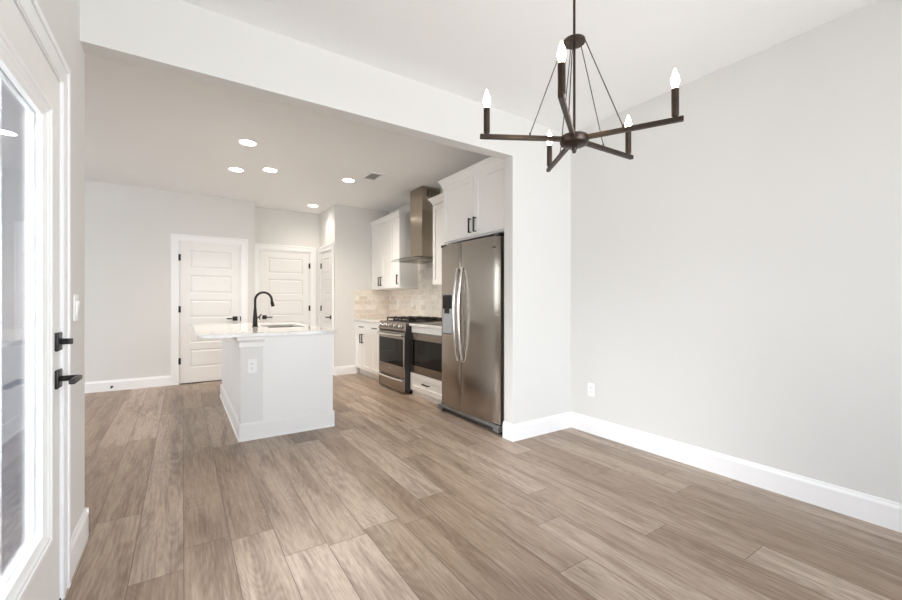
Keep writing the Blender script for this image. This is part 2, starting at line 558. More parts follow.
D1 = (-0.035, 0.772)
D2 = (1.066, 0.798)
D3 = (7.235, 0.61)               # far end y, width
GAP, DH = 0.022, 2.035
struct('wall_far', wall_with_recess(MB(), XLIV - .12, XL1, Y1, 7.45, D1[0] - GAP, D1[0] + D1[1] + GAP, DH + GAP), M['wall'], 'far kitchen wall with the left panelled door', 'wall')
struct('wall_hall', wall_with_recess(MB(), XL1, X3, Y2, 7.45, D2[0] - GAP, D2[0] + D2[1] + GAP, DH + GAP), M['wall'], 'wall at the back of the niche with the middle door', 'wall')
b = MB()
ya, yb = D3[0] + GAP, D3[0] - D3[1] - GAP
b.box(X3, X3 + .075, ya, 7.45, 0, HC).box(X3, X3 + .075, Y3, yb, 0, HC).box(X3, X3 + .075, yb, ya, DH + GAP, HC)
b.box(X3 + .075, XR + .12, Y3, 7.45, 0, HC)
struct('wall_pantry', b, M['wall'], 'pantry wall block left of the base cabinets', 'wall')
b = MB().box(XLIV - .12, XLIV, YB - .05, LW[0], 0, HC).box(XLIV - .12, XLIV, LW[1], Y1, 0, HC)
b.box(XLIV - .12, XLIV, LW[0], LW[1], 0, LW[2]).box(XLIV - .12, XLIV, LW[0], LW[1], LW[3], HC)
struct('wall_living_left', b, M['wall'], 'outer wall of the open living area with windows', 'wall')
struct('wall_living_near', MB().box(XLIV, NW[0], YB, YB + .10, 0, HC).box(NW[1], XO, YB, YB + .10, 0, HC).box(NW[0], NW[1], YB, YB + .10, 0, NW[2]).box(NW[0], NW[1], YB, YB + .10, NW[3], HC), M['wall'], 'living area wall that backs on to the patio', 'wall')
b = MB().box(XO, RW[0], YREAR - .12, YREAR, 0, HC).box(RW[1], XR, YREAR - .12, YREAR, 0, HC)
b.box(RW[0], RW[1], YREAR - .12, YREAR, 0, RW[2]).box(RW[0], RW[1], YREAR - .12, YREAR, RW[3], HC)
struct('wall_rear', b, M['wall'], 'dining room wall behind the viewer with a wide window', 'wall')

# exterior wall seen through the glass door: brick below, lap siding above
struct('wall_outside_brick', MB().box(XLIV, XO, YB - .09, YB, -0.25, 0.46), M['outbrick'], 'whitewashed brick base of the outside wall', 'wall', origin=(XO, YB, 0))
b = MB()
z = 0.46
b.prism([(YB - .10, z), (YB, z), (YB, z + .04), (YB - .085, z + .04)], 'X', XLIV, XO)
z += .04
while z < 2.9:
    pr = [(YB - .062, z), (YB, z), (YB, z + .19), (YB - .05, z + .19)]
    if z + .19 < NW[2] or z > NW[3] - .02:
        b.prism(pr, 'X', XLIV, XO)
    else:
        b.prism(pr, 'X', XLIV, NW[0]).prism(pr, 'X', NW[1], XO)
    z += .19
struct('wall_outside_siding', b, M['siding'], 'white lap siding of the outside wall above the brick', 'wall')


def window(name, x0, x1, z0, z1, loc, rz, nmul, label):
    """Window unit: local x along the wall, y through it."""
    w = thing(name, loc, label, 'window', rz, kind='structure')
    b = MB()
    b.box(x0, x1, 0.03, 0.09, z0, z0 + .05).box(x0, x1, 0.03, 0.09, z1 - .05, z1)
    for i in range(nmul + 1):
        xx = x0 + (x1 - x0 - .05) * i / nmul
        b.box(xx, xx + .05, 0.03, 0.09, z0 + .05, z1 - .05)
    fr = b.build('window_frame', M['trim'], w)
    for i in range(nmul):
        xx = x0 + (x1 - x0 - .05) * i / nmul + .05
        MB().box(xx, xx + (x1 - x0 - .05) / nmul - .05, .057, .063, z0 + .05, z1 - .05).build('pane', M['glass'], w)
    b = MB()
    c = .09
    b.box(x0 - c, x0, -.016, 0, z0 - c, z1 + c).box(x1, x1 + c, -.016, 0, z0 - c, z1 + c).box(x0, x1, -.016, 0, z1, z1 + c).box(x0, x1, -.016, 0, z0 - c, z0)
    b.build('window_casing', M['trim'], w)


window('window_1', 0, LW[1] - LW[0], LW[2], LW[3], (XLIV, LW[0], 0), PI / 2, 3, 'triple window in the living area left of the kitchen')
window('added_window', -NW[1], -NW[0], NW[2], NW[3], (0, YB + .10, 0), PI, 2, 'unseen double window added on the patio side to light the far kitchen wall')
window('window_2', -RW[1], -RW[0], RW[2], RW[3], (0, YREAR, 0), PI, 3, 'wide window behind the viewer')


# baseboards
BBH, BBT = 0.142, 0.015


def bb_profile(sgn=1):
    return [(0, 0), (sgn * BBT, 0), (sgn * BBT, BBH - .026), (sgn * (BBT - .002), BBH - .022), (sgn * .008, BBH - .012), (sgn * .006, BBH), (0, BBH)]


def baseboard(name, runs, label):
    """runs: (axis, fixed, sign, a, b): a board on the plane fixed, growing to sign."""
    b = MB()
    for ax, fx, sg, a, c in runs:
        pr = [(fx + p, q) for p, q in bb_profile(sg)]
        b.prism(pr, 'Y' if ax == 'Y' else 'X', a, c)
    struct(name, b, M['trim'], label, 'baseboard')


baseboard('baseboard_right', [('Y', XR, -1, YREAR, YF)], 'tall white baseboard along the right dining room wall')
baseboard('baseboard_stub', [('X', YF, -1, XE - BBT, XR - BBT), ('Y', XE, -1, YF, YB)], 'white baseboard on the short wall beside the refrigerator')
baseboard('baseboard_left', [('Y', XL, 1, o1 + .12, YB + BBT), ('X', YB, 1, XO, XL + BBT)], 'white baseboard between the glass door and the kitchen')
CW = .09
baseboard('baseboard_far', [('X', Y1, -1, XLIV, D1[0] - GAP - CW + .012), ('X', Y1, -1, D1[0] + D1[1] + GAP + CW - .012, XL1 + .0), ('Y', XL1, 1, Y1, Y2)], 'white baseboard on the far wall around the left panelled door')
baseboard('baseboard_pantry', [('X', Y3, -1, X3 - .0, 2.40), ('Y', X3, -1, Y3, D3[0] - D3[1] - GAP - CW + .012)], 'white baseboard between the niche and the base cabinets')


# ------------------------------------------------------------------ interior doors
def lever(mb, x, z, d, y=0.0):
    """Square rose with a lever pointing to +-x."""
    mb.box(x - .033, x + .033, y - .010, y, z - .033, z + .033, .002)
    mb.tube([(x, y - .008, z), (x, y - .055, z)], .010, 12)
    mb.box(min(x - d * .012, x + d * .115), max(x - d * .012, x + d * .115), y - .062, y - .046, z - .010, z + .010, .004)
    return mb


def panel_door(name, loc, rz, w, hinge_left, label):
    d = thing(name, loc, label, 'door', rz, kind='structure')
    h = DH - .012
    st = .115
    n, rail = 5, .095
    top, bot = .115, .215
    ph = (h - top - bot - rail * (n - 1)) / n
    panels = []
    z = bot
    for i in range(n):
        panels.append((st, w - st, z, z + ph))
        z += ph + rail
    MB().slab(w - .006, h, .034, [(p[0], p[1] - .006, p[2], p[3]) for p in panels], [(.006, .009), (.016, .011), (.034, .004), (.036, .003)], x=.003, z=.012, y=.006).build('door_slab', M['door'], d)
    g = GAP
    b = MB()
    for x0, x1 in ((-g, 0), (w, w + g)):
        b.box(x0, x1, .001, .073, 0, DH + g)
    b.box(-g, w + g, .001, .073, DH, DH + g)
    b.build('door_frame', M['trim'], d)
    b = MB()
    c0, c1 = -g * .6, w + g * .6
    for x0, x1, s in ((c0 - CW, c0, 1), (c1, c1 + CW, -1)):
        b.box(x0, x1, -.012, 0, 0, DH + g * .6 + CW)
        xx = x0 if s == 1 else x1 - .022
        b.box(xx, xx + .022, -.020, -.012, 0, DH + g * .6 + CW, .003)
    b.box(c0, c1, -.012, 0, DH + g * .6, DH + g * .6 + CW)
    b.box(c0 - CW + .022, c1 + CW - .022, -.020, -.012, DH + g * .6 + CW - .022, DH + g * .6 + CW, .003)
    b.build('door_casing', M['trim'], d)
    hx = .0 if hinge_left else w
    for hz in (.33, 1.07, 1.81):
        MB().tube([(hx, -.006, hz - .045), (hx, -.006, hz + .045)], .008, 10).box(hx - .016, hx + .016, -.001, .003, hz - .045, hz + .045).build('hinge', M['black'], d, smooth=True)
    lx, dr = (w - .07, -1) if hinge_left else (.07, 1)
    lever(MB(), lx, .925, dr, .006).build('door_handle', M['black'], d, smooth=True)
    sx = w - .004 if hinge_left else -.010
    MB().box(sx, sx + .014, -.002, .004, .885, .955, .001).build('strike_plate', M['black'], d)
    MB().box(0, w, .0, .04, 0, .008).build('threshold', M['slot'], d)
    return d


panel_door('door_1', (D1[0], Y1, 0), 0, D1[1], True, 'white five-panel door on the far wall behind the island overhang')
panel_door('door_2', (D2[0], Y2, 0), 0, D2[1], False, 'white five-panel door deep in the niche behind the faucet')
panel_door('door_3', (X3, D3[0], 0), -PI / 2, D3[1], True, 'narrow white five-panel pantry door facing left inside the niche')

# ------------------------------------------------------------------ glass door (left)
GX = -0.397                      # room-side face of the slab
gd = thing('door_4', (GX, DY0, 0), 'white patio door with one full glass lite and black lever', 'door', PI / 2, kind='structure')
# local: x along +Y, -y into the room (+X), y outwards
GW, GH, GT = DY1 - DY0, 2.008, .044
l0, l1, lz0, lz1 = .155, GW - .155, .300, 1.862
gi0, gi1, gz0, gz1 = l0 + .05, l1 - .05, lz0 + .05, lz1 - .05
b = MB()
b.box(0, gi0, 0, GT, .012, GH).box(gi1, GW, 0, GT, .012, GH).box(gi0, gi1, 0, GT, .012, gz0).box(gi0, gi1, 0, GT, gz1, GH)
b.build('door_slab', M['door'], gd)


def ring_frame(mb, x0, x1, z0, z1, prof):
    """Mitred picture-frame moulding; prof = [(inset, y)]."""
    bm = mb.bm
    rows = []
    for ins, y in prof:
        rows.append([bm.verts.new(p) for p in ((x0 + ins, y, z0 + ins), (x1 - ins, y, z0 + ins), (x1 - ins, y, z1 - ins), (x0 + ins, y, z1 - ins))])
    for a, c in zip(rows, rows[1:]):
        for i in range(4):
            j = (i + 1) % 4
            bm.faces.new([a[i], a[j], c[j], c[i]])
    return mb


lf = ring_frame(MB(), l0, l1, lz0, lz1, [(0, 0), (0, -.010), (.006, -.014), (.022, -.014), (.026, -.009), (.034, -.009), (.040, -.004), (.058, .004), (.058, .020)])
lf.build('lite_frame', M['plastic'], gd)
lf = ring_frame(MB(), l0, l1, lz0, lz1, [(0, GT), (0, GT + .003), (.03, GT + .003), (.058, GT - .012), (.058, .024)])
lf.build('outer_lite_frame', M['plastic'], gd)
MB().box(l0 + .055, l1 - .055, .0205, .0235, lz0 + .055, lz1 - .055).build('door_pane', M['glass'], gd)
b = MB()
jd = GX - XO
b.box(-.020, -.003, -.004, jd, 0, GH + .022).box(GW + .003, GW + .020, -.004, jd, 0, GH + .022).box(-.003, GW + .003, -.004, jd, GH + .005, GH + .022)
b.build('door_frame', M['trim'], gd)
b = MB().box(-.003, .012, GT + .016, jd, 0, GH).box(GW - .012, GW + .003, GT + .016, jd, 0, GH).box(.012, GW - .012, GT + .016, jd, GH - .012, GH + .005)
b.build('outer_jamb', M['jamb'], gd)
b = MB()
fz = GX - XL                     # casing sits on the wall face
yc = fz
for x0, x1, s in ((-.008 - .1, -.008, 1), (GW + .008, GW + .008 + .095, -1)):
    b.box(x0, x1, yc - .014, yc, 0, GH + .012 + CW)
    xx = x0 if s == 1 else x1 - .026
    b.box(xx, xx + .026, yc - .022, yc - .014, 0, GH + .012 + CW, .004)
    xi = x1 - .016 if s == 1 else x0
    b.box(xi, xi + .016, yc - .018, yc - .014, 0, GH + .012, .002)
b.box(-.008, GW + .008, yc - .014, yc, GH + .012, GH + .012 + CW)
b.box(-.082, GW + .077, yc - .022, yc - .014, GH + CW - .014, GH + .012 + CW, .004)
b.build('door_casing', M['trim'], gd)
b = MB().box(-.003, GW + .003, -.004, jd + .02, 0, .012)
b.build('threshold', M['threshold'], gd)
# hardware: square roses
px = GW - .042
b = MB().box(px - .034, px + .034, -.010, 0, .976, 1.046, .003)
b.tube([(px, -.010, 1.011), (px, -.022, 1.011)], .012, 14)
b.box(px - .006, px + .006, -.046, -.018, 1.000, 1.022, .003)
b.build('deadbolt', M['black'], gd, smooth=True)
b = MB().box(px - .034, px + .034, -.010, 0, .835, .905, .003)
b.tube([(px, -.010, .870), (px, -.060, .870)], .011, 14)
b.box(px - .118, px + .012, -.072, -.052, .861, .879, .005)
b.build('door_handle', M['black'], gd, smooth=True)

# lantern on the outside wall
lt = thing('wall_lantern', (-0.735, YB - .062, 1.78), 'small black lantern on the outside siding seen through the glass door', 'lantern')
MB().box(-.05, .05, -.012, 0, .04, .20, .003).build('back_plate', M['black'], lt)
b = MB().tube([(0, -.01, .15), (0, -.05, .19), (0, -.085, .185)], .007, 10)
b.box(-.06, .06, -.145, -.025, .165, .180, .003)
for sx in (-1, 1):
    for sy in (-.14, -.034):
        b.box(sx * .05 - .004, sx * .05 + .004, sy, sy + .008, .01, .165)
b.box(-.056, .056, -.141, -.03, 0, .012, .002)
b.build('lantern_cage', M['black'], lt)
MB().box(-.045, .045, -.132, -.038, .012, .163).build('lantern_glass', M['glass'], lt)

# ------------------------------------------------------------------ wall plates
def outlet(name, loc, rz, label, kind='outlet', group=None):
    """Local: faces -y, centred on loc."""
    o = thing(name, loc, label, kind, rz, group)
    MB().box(-.036, .036, -.006, 0, -.0585, .0585, .002).build('cover_plate', M['plastic'], o)
    if 'switch' in name:
        b = MB().box(-.017, .017, -.009, -.005, -.033, .033, .001)
        b.prism([(-.013, -.029), (-.010, -.029), (-.015, .029), (-.009, .029)][:0] or [(-.009, -.029), (-.016, .029), (-.009, .029)], 'X', -.0145, .0145)
        b.build('rocker', M['plastic'], o)
    else:
        for zc in (-.0195, .0195):
            b = MB().lathe([(.0168, -.0085), (.0168, -.004)], (0, 0, zc), 'Y', 20)
            s = b.build('socket', M['plastic'], o)
            MB().box(-.0075, -.0053, -.0095, -.0083, zc - .001, zc + .008).box(.0053, .0075, -.0095, -.0083, zc, zc + .008).lathe([(.0024, -.0095), (.0024, -.0083)], (0, 0, zc - .007), 'Y', 10).build('slots', M['slot'], s)
    return o


outlet('wall_outlet', (XR, 2.33, .386), -PI / 2, 'white duplex outlet low on the bare right wall')
outlet('light_switch', (XL, 2.455, 1.137), PI / 2, 'white rocker switch beside the glass door casing', 'switch')

# door stop on the far baseboard
ds = thing('door_stop', (-0.776, Y1 - BBT, .055), 'tiny black door stop on the far baseboard left of the door', 'door stop')
MB().lathe([(.014, 0), (.014, -.004), (.006, -.006), (.006, -.055)], (0, 0, 0), 'Y', 14).build('stem', M['black'], ds, smooth=True)
MB().lathe([(.010, -.055), (.010, -.068), (.007, -.072)], (0, 0, 0), 'Y', 14).build('tip', M['rubber'], ds, smooth=True)

# ------------------------------------------------------------------ kitchen island
IX0, IX1, IY0, IY1, IZ = .405, 1.186, 3.815, 5.83, .872
isl = thing('kitchen_island', (.8, 4.8, 0), 'white panelled kitchen island with corner post and base moulding', 'island')
OI = Vector((.8, 4.8, 0))


def ib(name, mb, mat, parent=isl, **kw):
    bmesh.ops.translate(mb.bm, vec=-OI, verts=mb.bm.verts)
    return mb.build(name, mat, parent, **kw)


ib('cabinet_body', MB().box(IX0 + .015, IX1 - .02, IY0 + .02, IY1 - .01, .10, IZ - .22).box(IX0 + .015, .70, IY0 + .02, IY1 - .01, IZ - .22, IZ).box(.70, IX1 - .02, IY0 + .02, 4.50, IZ - .22, IZ).box(.70, IX1 - .02, 5.30, IY1 - .01, IZ - .22, IZ).box(IX1 - .035, IX1 - .02, 4.50, 5.30, IZ - .22, IZ), M['cab'])
ib('end_panel', MB().box(.575, IX1, IY0 + .006, IY0 + .022, 0, IZ, .001), M['cab'])
ib('back_panel', MB().box(IX0 + .006, IX0 + .02, 3.985, IY1, 0, IZ, .001), M['knee'])
# corner post, slightly proud, with a shallow framed front
b = MB()
pw = .175
b.slab(pw, IZ, .16, [], [], x=IX0, z=0, y=IY0 - .004)
ib('corner_post', b, M['knee'])


def cap_loop(mb, x0, x1, y0, y1, prof):
    """L-shaped moulding along the front (y0) and left (x0): prof = [(out, z)]."""
    rows = [[mb.bm.verts.new(p) for p in ((x1 + 0, y0 - o, z), (x0 - o, y0 - o, z), (x0 - o, y1, z))] for o, z in prof]
    n = len(rows)
    for i in range(n):
        a, c = rows[i], rows[(i + 1) % n]
        for k in range(2):
            mb.bm.faces.new([a[k], a[k + 1], c[k + 1], c[k]])
    mb.bm.faces.new([r[0] for r in rows])
    mb.bm.faces.new([r[2] for r in rows][::-1])
    return mb


ib('post_capital', cap_loop(MB(), IX0, IX0 + pw + .008, IY0 - .004, IY1, [(0, .780), (.012, .784), (.012, .826), (.018, .836), (.030, .846), (.030, IZ - .001), (-.01, IZ - .001), (-.01, .780)]), M['cab'])
ib('base_moulding', cap_loop(MB(), IX0, IX1 + .010, IY0 - .004, IY1, [(0, .145), (.006, .143), (.010, .132), (.010, .018), (.018, .012), (.019, 0), (-.005, 0), (-.005, .145)]), M['cab'])
# kitchen side fronts
n = 4
for i in range(n):
    w = (IY1 - IY0 - .06) / n
    y0 = IY0 + .035 + i * w
    dd = MB().slab(w - .006, .735, .02, [(.06, w - .066, .06, .675)], [(.003, .009)])
    d = dd.build('door', M['cab'], isl)
    d.location = Vector((IX1, y0, .12)) - OI
    d.rotation_euler = (0, 0, PI / 2)
    MB().box(w * .5 - .07, w * .5 + .07, -.032, -.022, .69, .70).box(w * .5 - .06, w * .5 - .05, -.024, 0, .69, .70).box(w * .5 + .05, w * .5 + .06, -.024, 0, .69, .70).build('handle', M['black'], d)

b = MB()
cx0, cx1, cy0, cy1 = .10, 1.216, 3.785, 5.90
sx0, sx1, sy0, sy1 = .755, 1.135, 4.56, 5.24
for z, in ((IZ,), (IZ + .03,)):
    P = [(cx0, cy0), (cx1, cy0), (cx1, cy1), (cx0, cy1)]
    Q = [(sx0, sy0), (sx1, sy0), (sx1, sy1), (sx0, sy1)]
    b.poly([(x, y, z) for x, y in P + Q], [(i, (i + 1) % 4, 4 + (i + 1) % 4, 4 + i) for i in range(4)])
for R in (P, Q):
    b.poly([(x, y, z) for z in (IZ, IZ + .03) for x, y in R], [(i, (i + 1) % 4, 4 + (i + 1) % 4, 4 + i) for i in range(4)])
ct = b.build('island_countertop', M['quartz'], bevel=.003, origin=(.66, 4.84, IZ))
tag(ct, 'white quartz countertop with left overhang on the island', 'countertop')
CT = IZ + .03

sk = thing('kitchen_sink', ((sx0 + sx1) / 2, (sy0 + sy1) / 2, IZ - .2), 'steel undermount sink sunk in the island countertop', 'sink')
b = MB()
hx, hy = (sx1 - sx0) / 2 + .004, (sy1 - sy0) / 2 + .004
prof = [(-.02, .199), (0, .199), (.004, .02), (.024, .002)]
rows = [[b.bm.verts.new(p) for p in ((-hx + o, -hy + o, z), (hx - o, -hy + o, z), (hx - o, hy - o, z), (-hx + o, hy - o, z))] for o, z in prof]
for a, c in zip(rows, rows[1:]):
    for i in range(4):
        b.bm.faces.new([a[i], a[(i + 1) % 4], c[(i + 1) % 4], c[i]])
b.bm.faces.new(rows[-1])
ob = b.build('basin', M['steel_h'], sk)
sm = ob.modifiers.new('sheet', 'SOLIDIFY')
sm.thickness = .0015
MB().lathe([(.045, .003), (.045, .006), (.035, .008), (.030, .004)], (0, 0, 0), 'Z', 24).build('drain', M['chrome'], sk, smooth=True)

FX, FY = .655, 4.83
fa = thing('kitchen_faucet', (FX, FY, CT), 'dark bronze gooseneck faucet on the island countertop', 'faucet')
MB().lathe([(.031, 0), (.031, .006), (.026, .012), (.0245, .05), (.022, .11), (.0175, .16), (.015, .20)], seg=20).build('body', M['faucet'], fa, smooth=True)
pts = [(0, 0, .19), (0, 0, .24), (0, 0, .285)]
ra = .084
for k in range(1, 15):
    a = PI - k * (PI * 1.02) / 14
    pts.append((ra + ra * math.cos(a), 0, .285 + ra * 1.05 * math.sin(a)))
MB().tube(pts, .0125, 14).build('spout', M['faucet'], fa, smooth=True)
e = Vector(pts[-1])
dv = Vector((.012, 0, -.06))
MB().tube([e, e + dv * .3, e + dv * .9, e + dv], [.0135, .017, .018, .016], 16).build('spray_head', M['faucet'], fa, smooth=True)
MB().tube([(.014, -.005, .098), (.028, -.012, .100), (.044, -.03, .118), (.052, -.05, .134)], [.010, .008, .0065, .006], 12).build('lever', M['faucet'], fa, smooth=True)

outlet('island_outlet', (.494, IY0 - .0, .623), 0, 'white duplex outlet on the island corner post')

# ------------------------------------------------------------------ kitchen run along the right wall
K = -PI / 2                      # local x runs towards the viewer, -y into the room


def bar_pull(mb, x, z, vertical, y=0.0, ln=.145):
    h = ln / 2
    if vertical:
        mb.box(x - .007, x + .007, y - .038, y - .024, z - h, z + h, .0015)
        for s in (-1, 1):
            mb.box(x - .004, x + .004, y - .026, y, z + s * (h - .008) - .005, z + s * (h - .008) + .005)
    else:
        mb.box(x - h, x + h, y - .038, y - .024, z - .007, z + .007, .0015)
        for s in (-1, 1):
            mb.box(x + s * (h - .008) - .005, x + s * (h - .008) + .005, y - .026, y, z - .004, z + .004)
    return mb


def shaker(parent, x0, x1, z0, z1, name='door', handle=None, st=.058, y=-.02):
    w, h = x1 - x0 - .003, z1 - z0 - .003
    s2 = min(st, h * .28)
    pan = [(st, w - st, s2, h - s2)] if h > .2 else []
    d = MB().slab(w, h, .0195, pan, [(.003, .010)], x=x0 + .0015, z=z0 + .0015, y=y).build(name, M['cab'], parent)
    if handle:
        bar_pull(MB(), handle[0], handle[1], handle[2], y).build('handle', M['black'], d)
    return d


def crown(parent, x0, x1, yb, z0, h, pr, left=True, right=True):
    prof = [(.0, z0), (.004, z0 + .004), (.006, z0 + h * .25), (pr * .45, z0 + h * .55), (pr * .85, z0 + h * .8), (pr, z0 + h * .84), (pr, z0 + h)]
    b = MB()
    rows = []
    for o, z in prof:
        y = -.02 - o
        xl = x0 - (o if left else 0)
        xr = x1 + (o if right else 0)
        rows.append([b.bm.verts.new(p) for p in ((xl, yb, z), (xl, y, z), (xr, y, z), (xr, yb, z))])
    for a, c in zip(rows, rows[1:]):
        for i in range(3):
            b.bm.faces.new([a[i], a[i + 1], c[i + 1], c[i]])
    b.bm.faces.new(rows[-1])
    b.bm.faces.new(rows[0][::-1])
    b.bm.faces.new([r[0] for r in rows])
    b.bm.faces.new([r[3] for r in rows][::-1])
    b.build('crown_moulding', M['cab'], parent)


XB, XM = 2.392, 2.435                       # base carcass face
WB = XK - XB - .005              # depth to the wall
YC = 6.095
# base cabinets beside the pantry wall
def base_cabinet(yfar, ynear, label, ndoor):
    w = yfar - ynear
    c = thing('base_cabinet', (XB, yfar, 0), label, 'cabinet', K, 'base cabinets left of the range')
    MB().box(0, w, 0, WB, .105, .872).build('carcass', M['cab'], c)
    MB().box(0, w, .06, .075, 0, .105).build('toe_kick', M['cab'], c)
    shaker(c, 0.004, w - .002, .695, .862, 'drawer', (w / 2, .785, False))
    if ndoor == 2:
        shaker(c, 0.004, w / 2, .112, .690, 'door', (w / 2 - .04, .600, True))
        shaker(c, w / 2, w - .002, .112, .690, 'door', (w / 2 + .04, .600, True))
    else:
        shaker(c, 0.004, w - .002, .112, .690, 'door')
    return c


base_cabinet(Y3 - .002, 5.79, 'white double-door base cabinet against the pantry wall', 2)
base_cabinet(5.789, 5.415, 'narrow white base cabinet touching the left of the range', 1)
tag(MB().box(XB - .038, XK - .002, 5.413, Y3 - .002, .872, .902, .002).build('countertop', M['quartz']), 'white quartz countertop left of the range', 'countertop')

# upper cabinets left of the hood
def upper_cabinet(yfar, ynear, z0, z1, xf, label, ndoor, handles, cr=(True, True), pr=.028, group='white wall cabinets', depth=None):
    w = yfar - ynear
    c = thing('wall_cabinet', (xf + .02, yfar, 0), label, 'cabinet', K, group)
    dp = XK - xf - .024
    MB().box(0, w, 0, dp, z0, z1).build('carcass', M['cab'], c)
    for i in range(ndoor):
        a, bb = w * i / ndoor, w * (i + 1) / ndoor
        shaker(c, a + .001, bb - .001, z0 + .004, z1 - .035, 'door', (bb - .04 if handles[i] == 'R' else a + .04, z0 + .125, True))
    crown(c, 0, w, dp, z1 - .03, .085, pr, *cr)
    return c


upper_cabinet(Y3 - .002, 5.67, 1.382, 2.462, 2.66, 'white double-door wall cabinet in the corner by the pantry wall', 2, 'RL', (False, False))
upper_cabinet(5.669, 5.40, 1.382, 2.462, 2.66, 'narrow white wall cabinet touching the left side of the hood', 1, 'R', (False, True))
upper_cabinet(4.45, 3.78, 1.385, 2.432, 2.66, 'white wall cabinet between the hood and the refrigerator cabinet', 2, 'RL', (True, False), pr=.045)

# cabinet over the refrigerator
fy0, fy1 = 3.765, 2.678
fc = thing('fridge_cabinet', (2.395, fy0, 0), 'deep white double-door cabinet above the refrigerator', 'cabinet', K)
w = fy0 - fy1
MB().box(0, w, 0, XK - 2.40, 1.80, 2.44).build('carcass', M['cab'], fc)
shaker(fc, .012, w * .5 + .026, 1.815, 2.425, 'door', (w * .5 - .014, 1.92, True), st=.065)
shaker(fc, w * .5 + .027, w - .012, 1.815, 2.425, 'door', (w * .5 + .067, 1.92, True), st=.065)
crown(fc, 0, w - .004, XK - 2.40, 2.41, .082, .036, True, False)

# microwave cabinet right of the range
WM = XK - XM - .005
mw = thing('microwave_cabinet', (XM, 4.594, 0), 'white base cabinet with one drawer under the built-in microwave', 'cabinet', K)
w = 4.594 - 3.746
b = MB().box(0, w, .0, WM, .06, .285).box(0, w, 0, WM, .79, .872).box(0, .03, -.0, WM, .285, .79).box(w - .03, w, 0, WM, .285, .79).box(.03, w - .03, WM - .02, WM, .285, .79)
b.build('carcass', M['cab'], mw)
MB().box(0, w, .012, .03, 0, .06).build('toe_kick', M['cab'], mw)
shaker(mw, .002, w - .002, .065, .282, 'drawer', (.42, .185, False), st=.06)
tag(MB().box(XM - .036, XK - .002, 3.745, 4.596, .872, .902, .002).build('countertop', M['quartz']), 'white quartz countertop between the range and the refrigerator', 'countertop')

mo = thing('built_in_microwave', (XM, 4.548, .287), 'stainless built-in microwave with dark glass beside the range', 'microwave', K)
w = 4.548 - 3.776
MB().box(0.002, w - .002, .0, .48, 0.002, .50).build('housing', M['dark'], mo)
b = MB().box(-.012, w + .022, -.018, 0, .0, .095, .002).box(-.012, w + .022, -.018, 0, .415, .50, .002)
b.box(-.012, .020, -.018, 0, .095, .415).box(w - .02, w + .022, -.018, 0, .095, .415)
b.build('trim_frame', M['steel_h'], mo)
MB().box(.020, w - .02, -.022, 0, .096, .414, .002).build('glass_door', M['blackgloss'], mo)

# ------------------------------------------------------------------ range
RF = 2.362
rg = thing('gas_range', (RF, 5.410, 0), 'stainless slide-in gas range between the base cabinets', 'range', K)
w = .802
RD = XK - RF - .012
MB().box(.001, w - .001, -.012, RD, .03, .895).build('range_body', M['dark'], rg)
for xx in (.05, w - .05):
    for yy in (.10, RD - .06):
        MB().lathe([(.018, 0), (.018, .012), (.010, .012), (.010, .032)], (xx, yy, 0), 'Z', 12).build('foot', M['rubber'], rg)
cp = MB().prism([(-.012, .790), (-.030, .805), (-.010, .905), (.0, .905), (.0, .790)], 'X', 0, w).build('control_panel', M['steel_h'], rg, bevel=.003)
for i in range(5):
    kx = .095 + i * (w - .19) / 4
    k = MB().lathe([(.026, 0), (.026, .006), (.021, .010), (.019, .034), (.016, .037)], (0, 0, 0), 'Z', 20).box(-.003, .003, -.019, .019, .030, .039, .001).build('knob', M['chrome'], cp, smooth=True)
    k.location = (kx, -.0205, .855)
    k.rotation_euler = (PI / 2 - .197, 0, 0)
od = MB().box(.002, .045, -.025, -.0125, .205, .778, .003).box(w - .045, w - .002, -.025, -.0125, .205, .778, .003).box(.045, w - .045, -.025, -.0125, .205, .345).box(.045, w - .045, -.025, -.0125, .688, .778).box(.045, w - .045, -.016, -.0125, .345, .688).build('oven_door', M['steel'], rg)
MB().box(.040, w - .040, -.028, -.010, .342, .692, .002).build('window', M['blackgloss'], od)


def bow_handle(x0, x1, z, y, out, r=.012, droop=0.0):
    b = MB()
    pts = []
    for i in range(17):
        t = i / 16
        s = math.sin(PI * t)
        pts.append((x0 + (x1 - x0) * t, y - out * (0.35 + .65 * s ** .6), z - droop * s))
    b.tube(pts, r, 12)
    b.tube([(x0 + .012, y - out * .45, z), (x0 + .012, y, z)], r * .95, 12).tube([(x1 - .012, y - out * .45, z), (x1 - .012, y, z)], r * .95, 12)
    return b


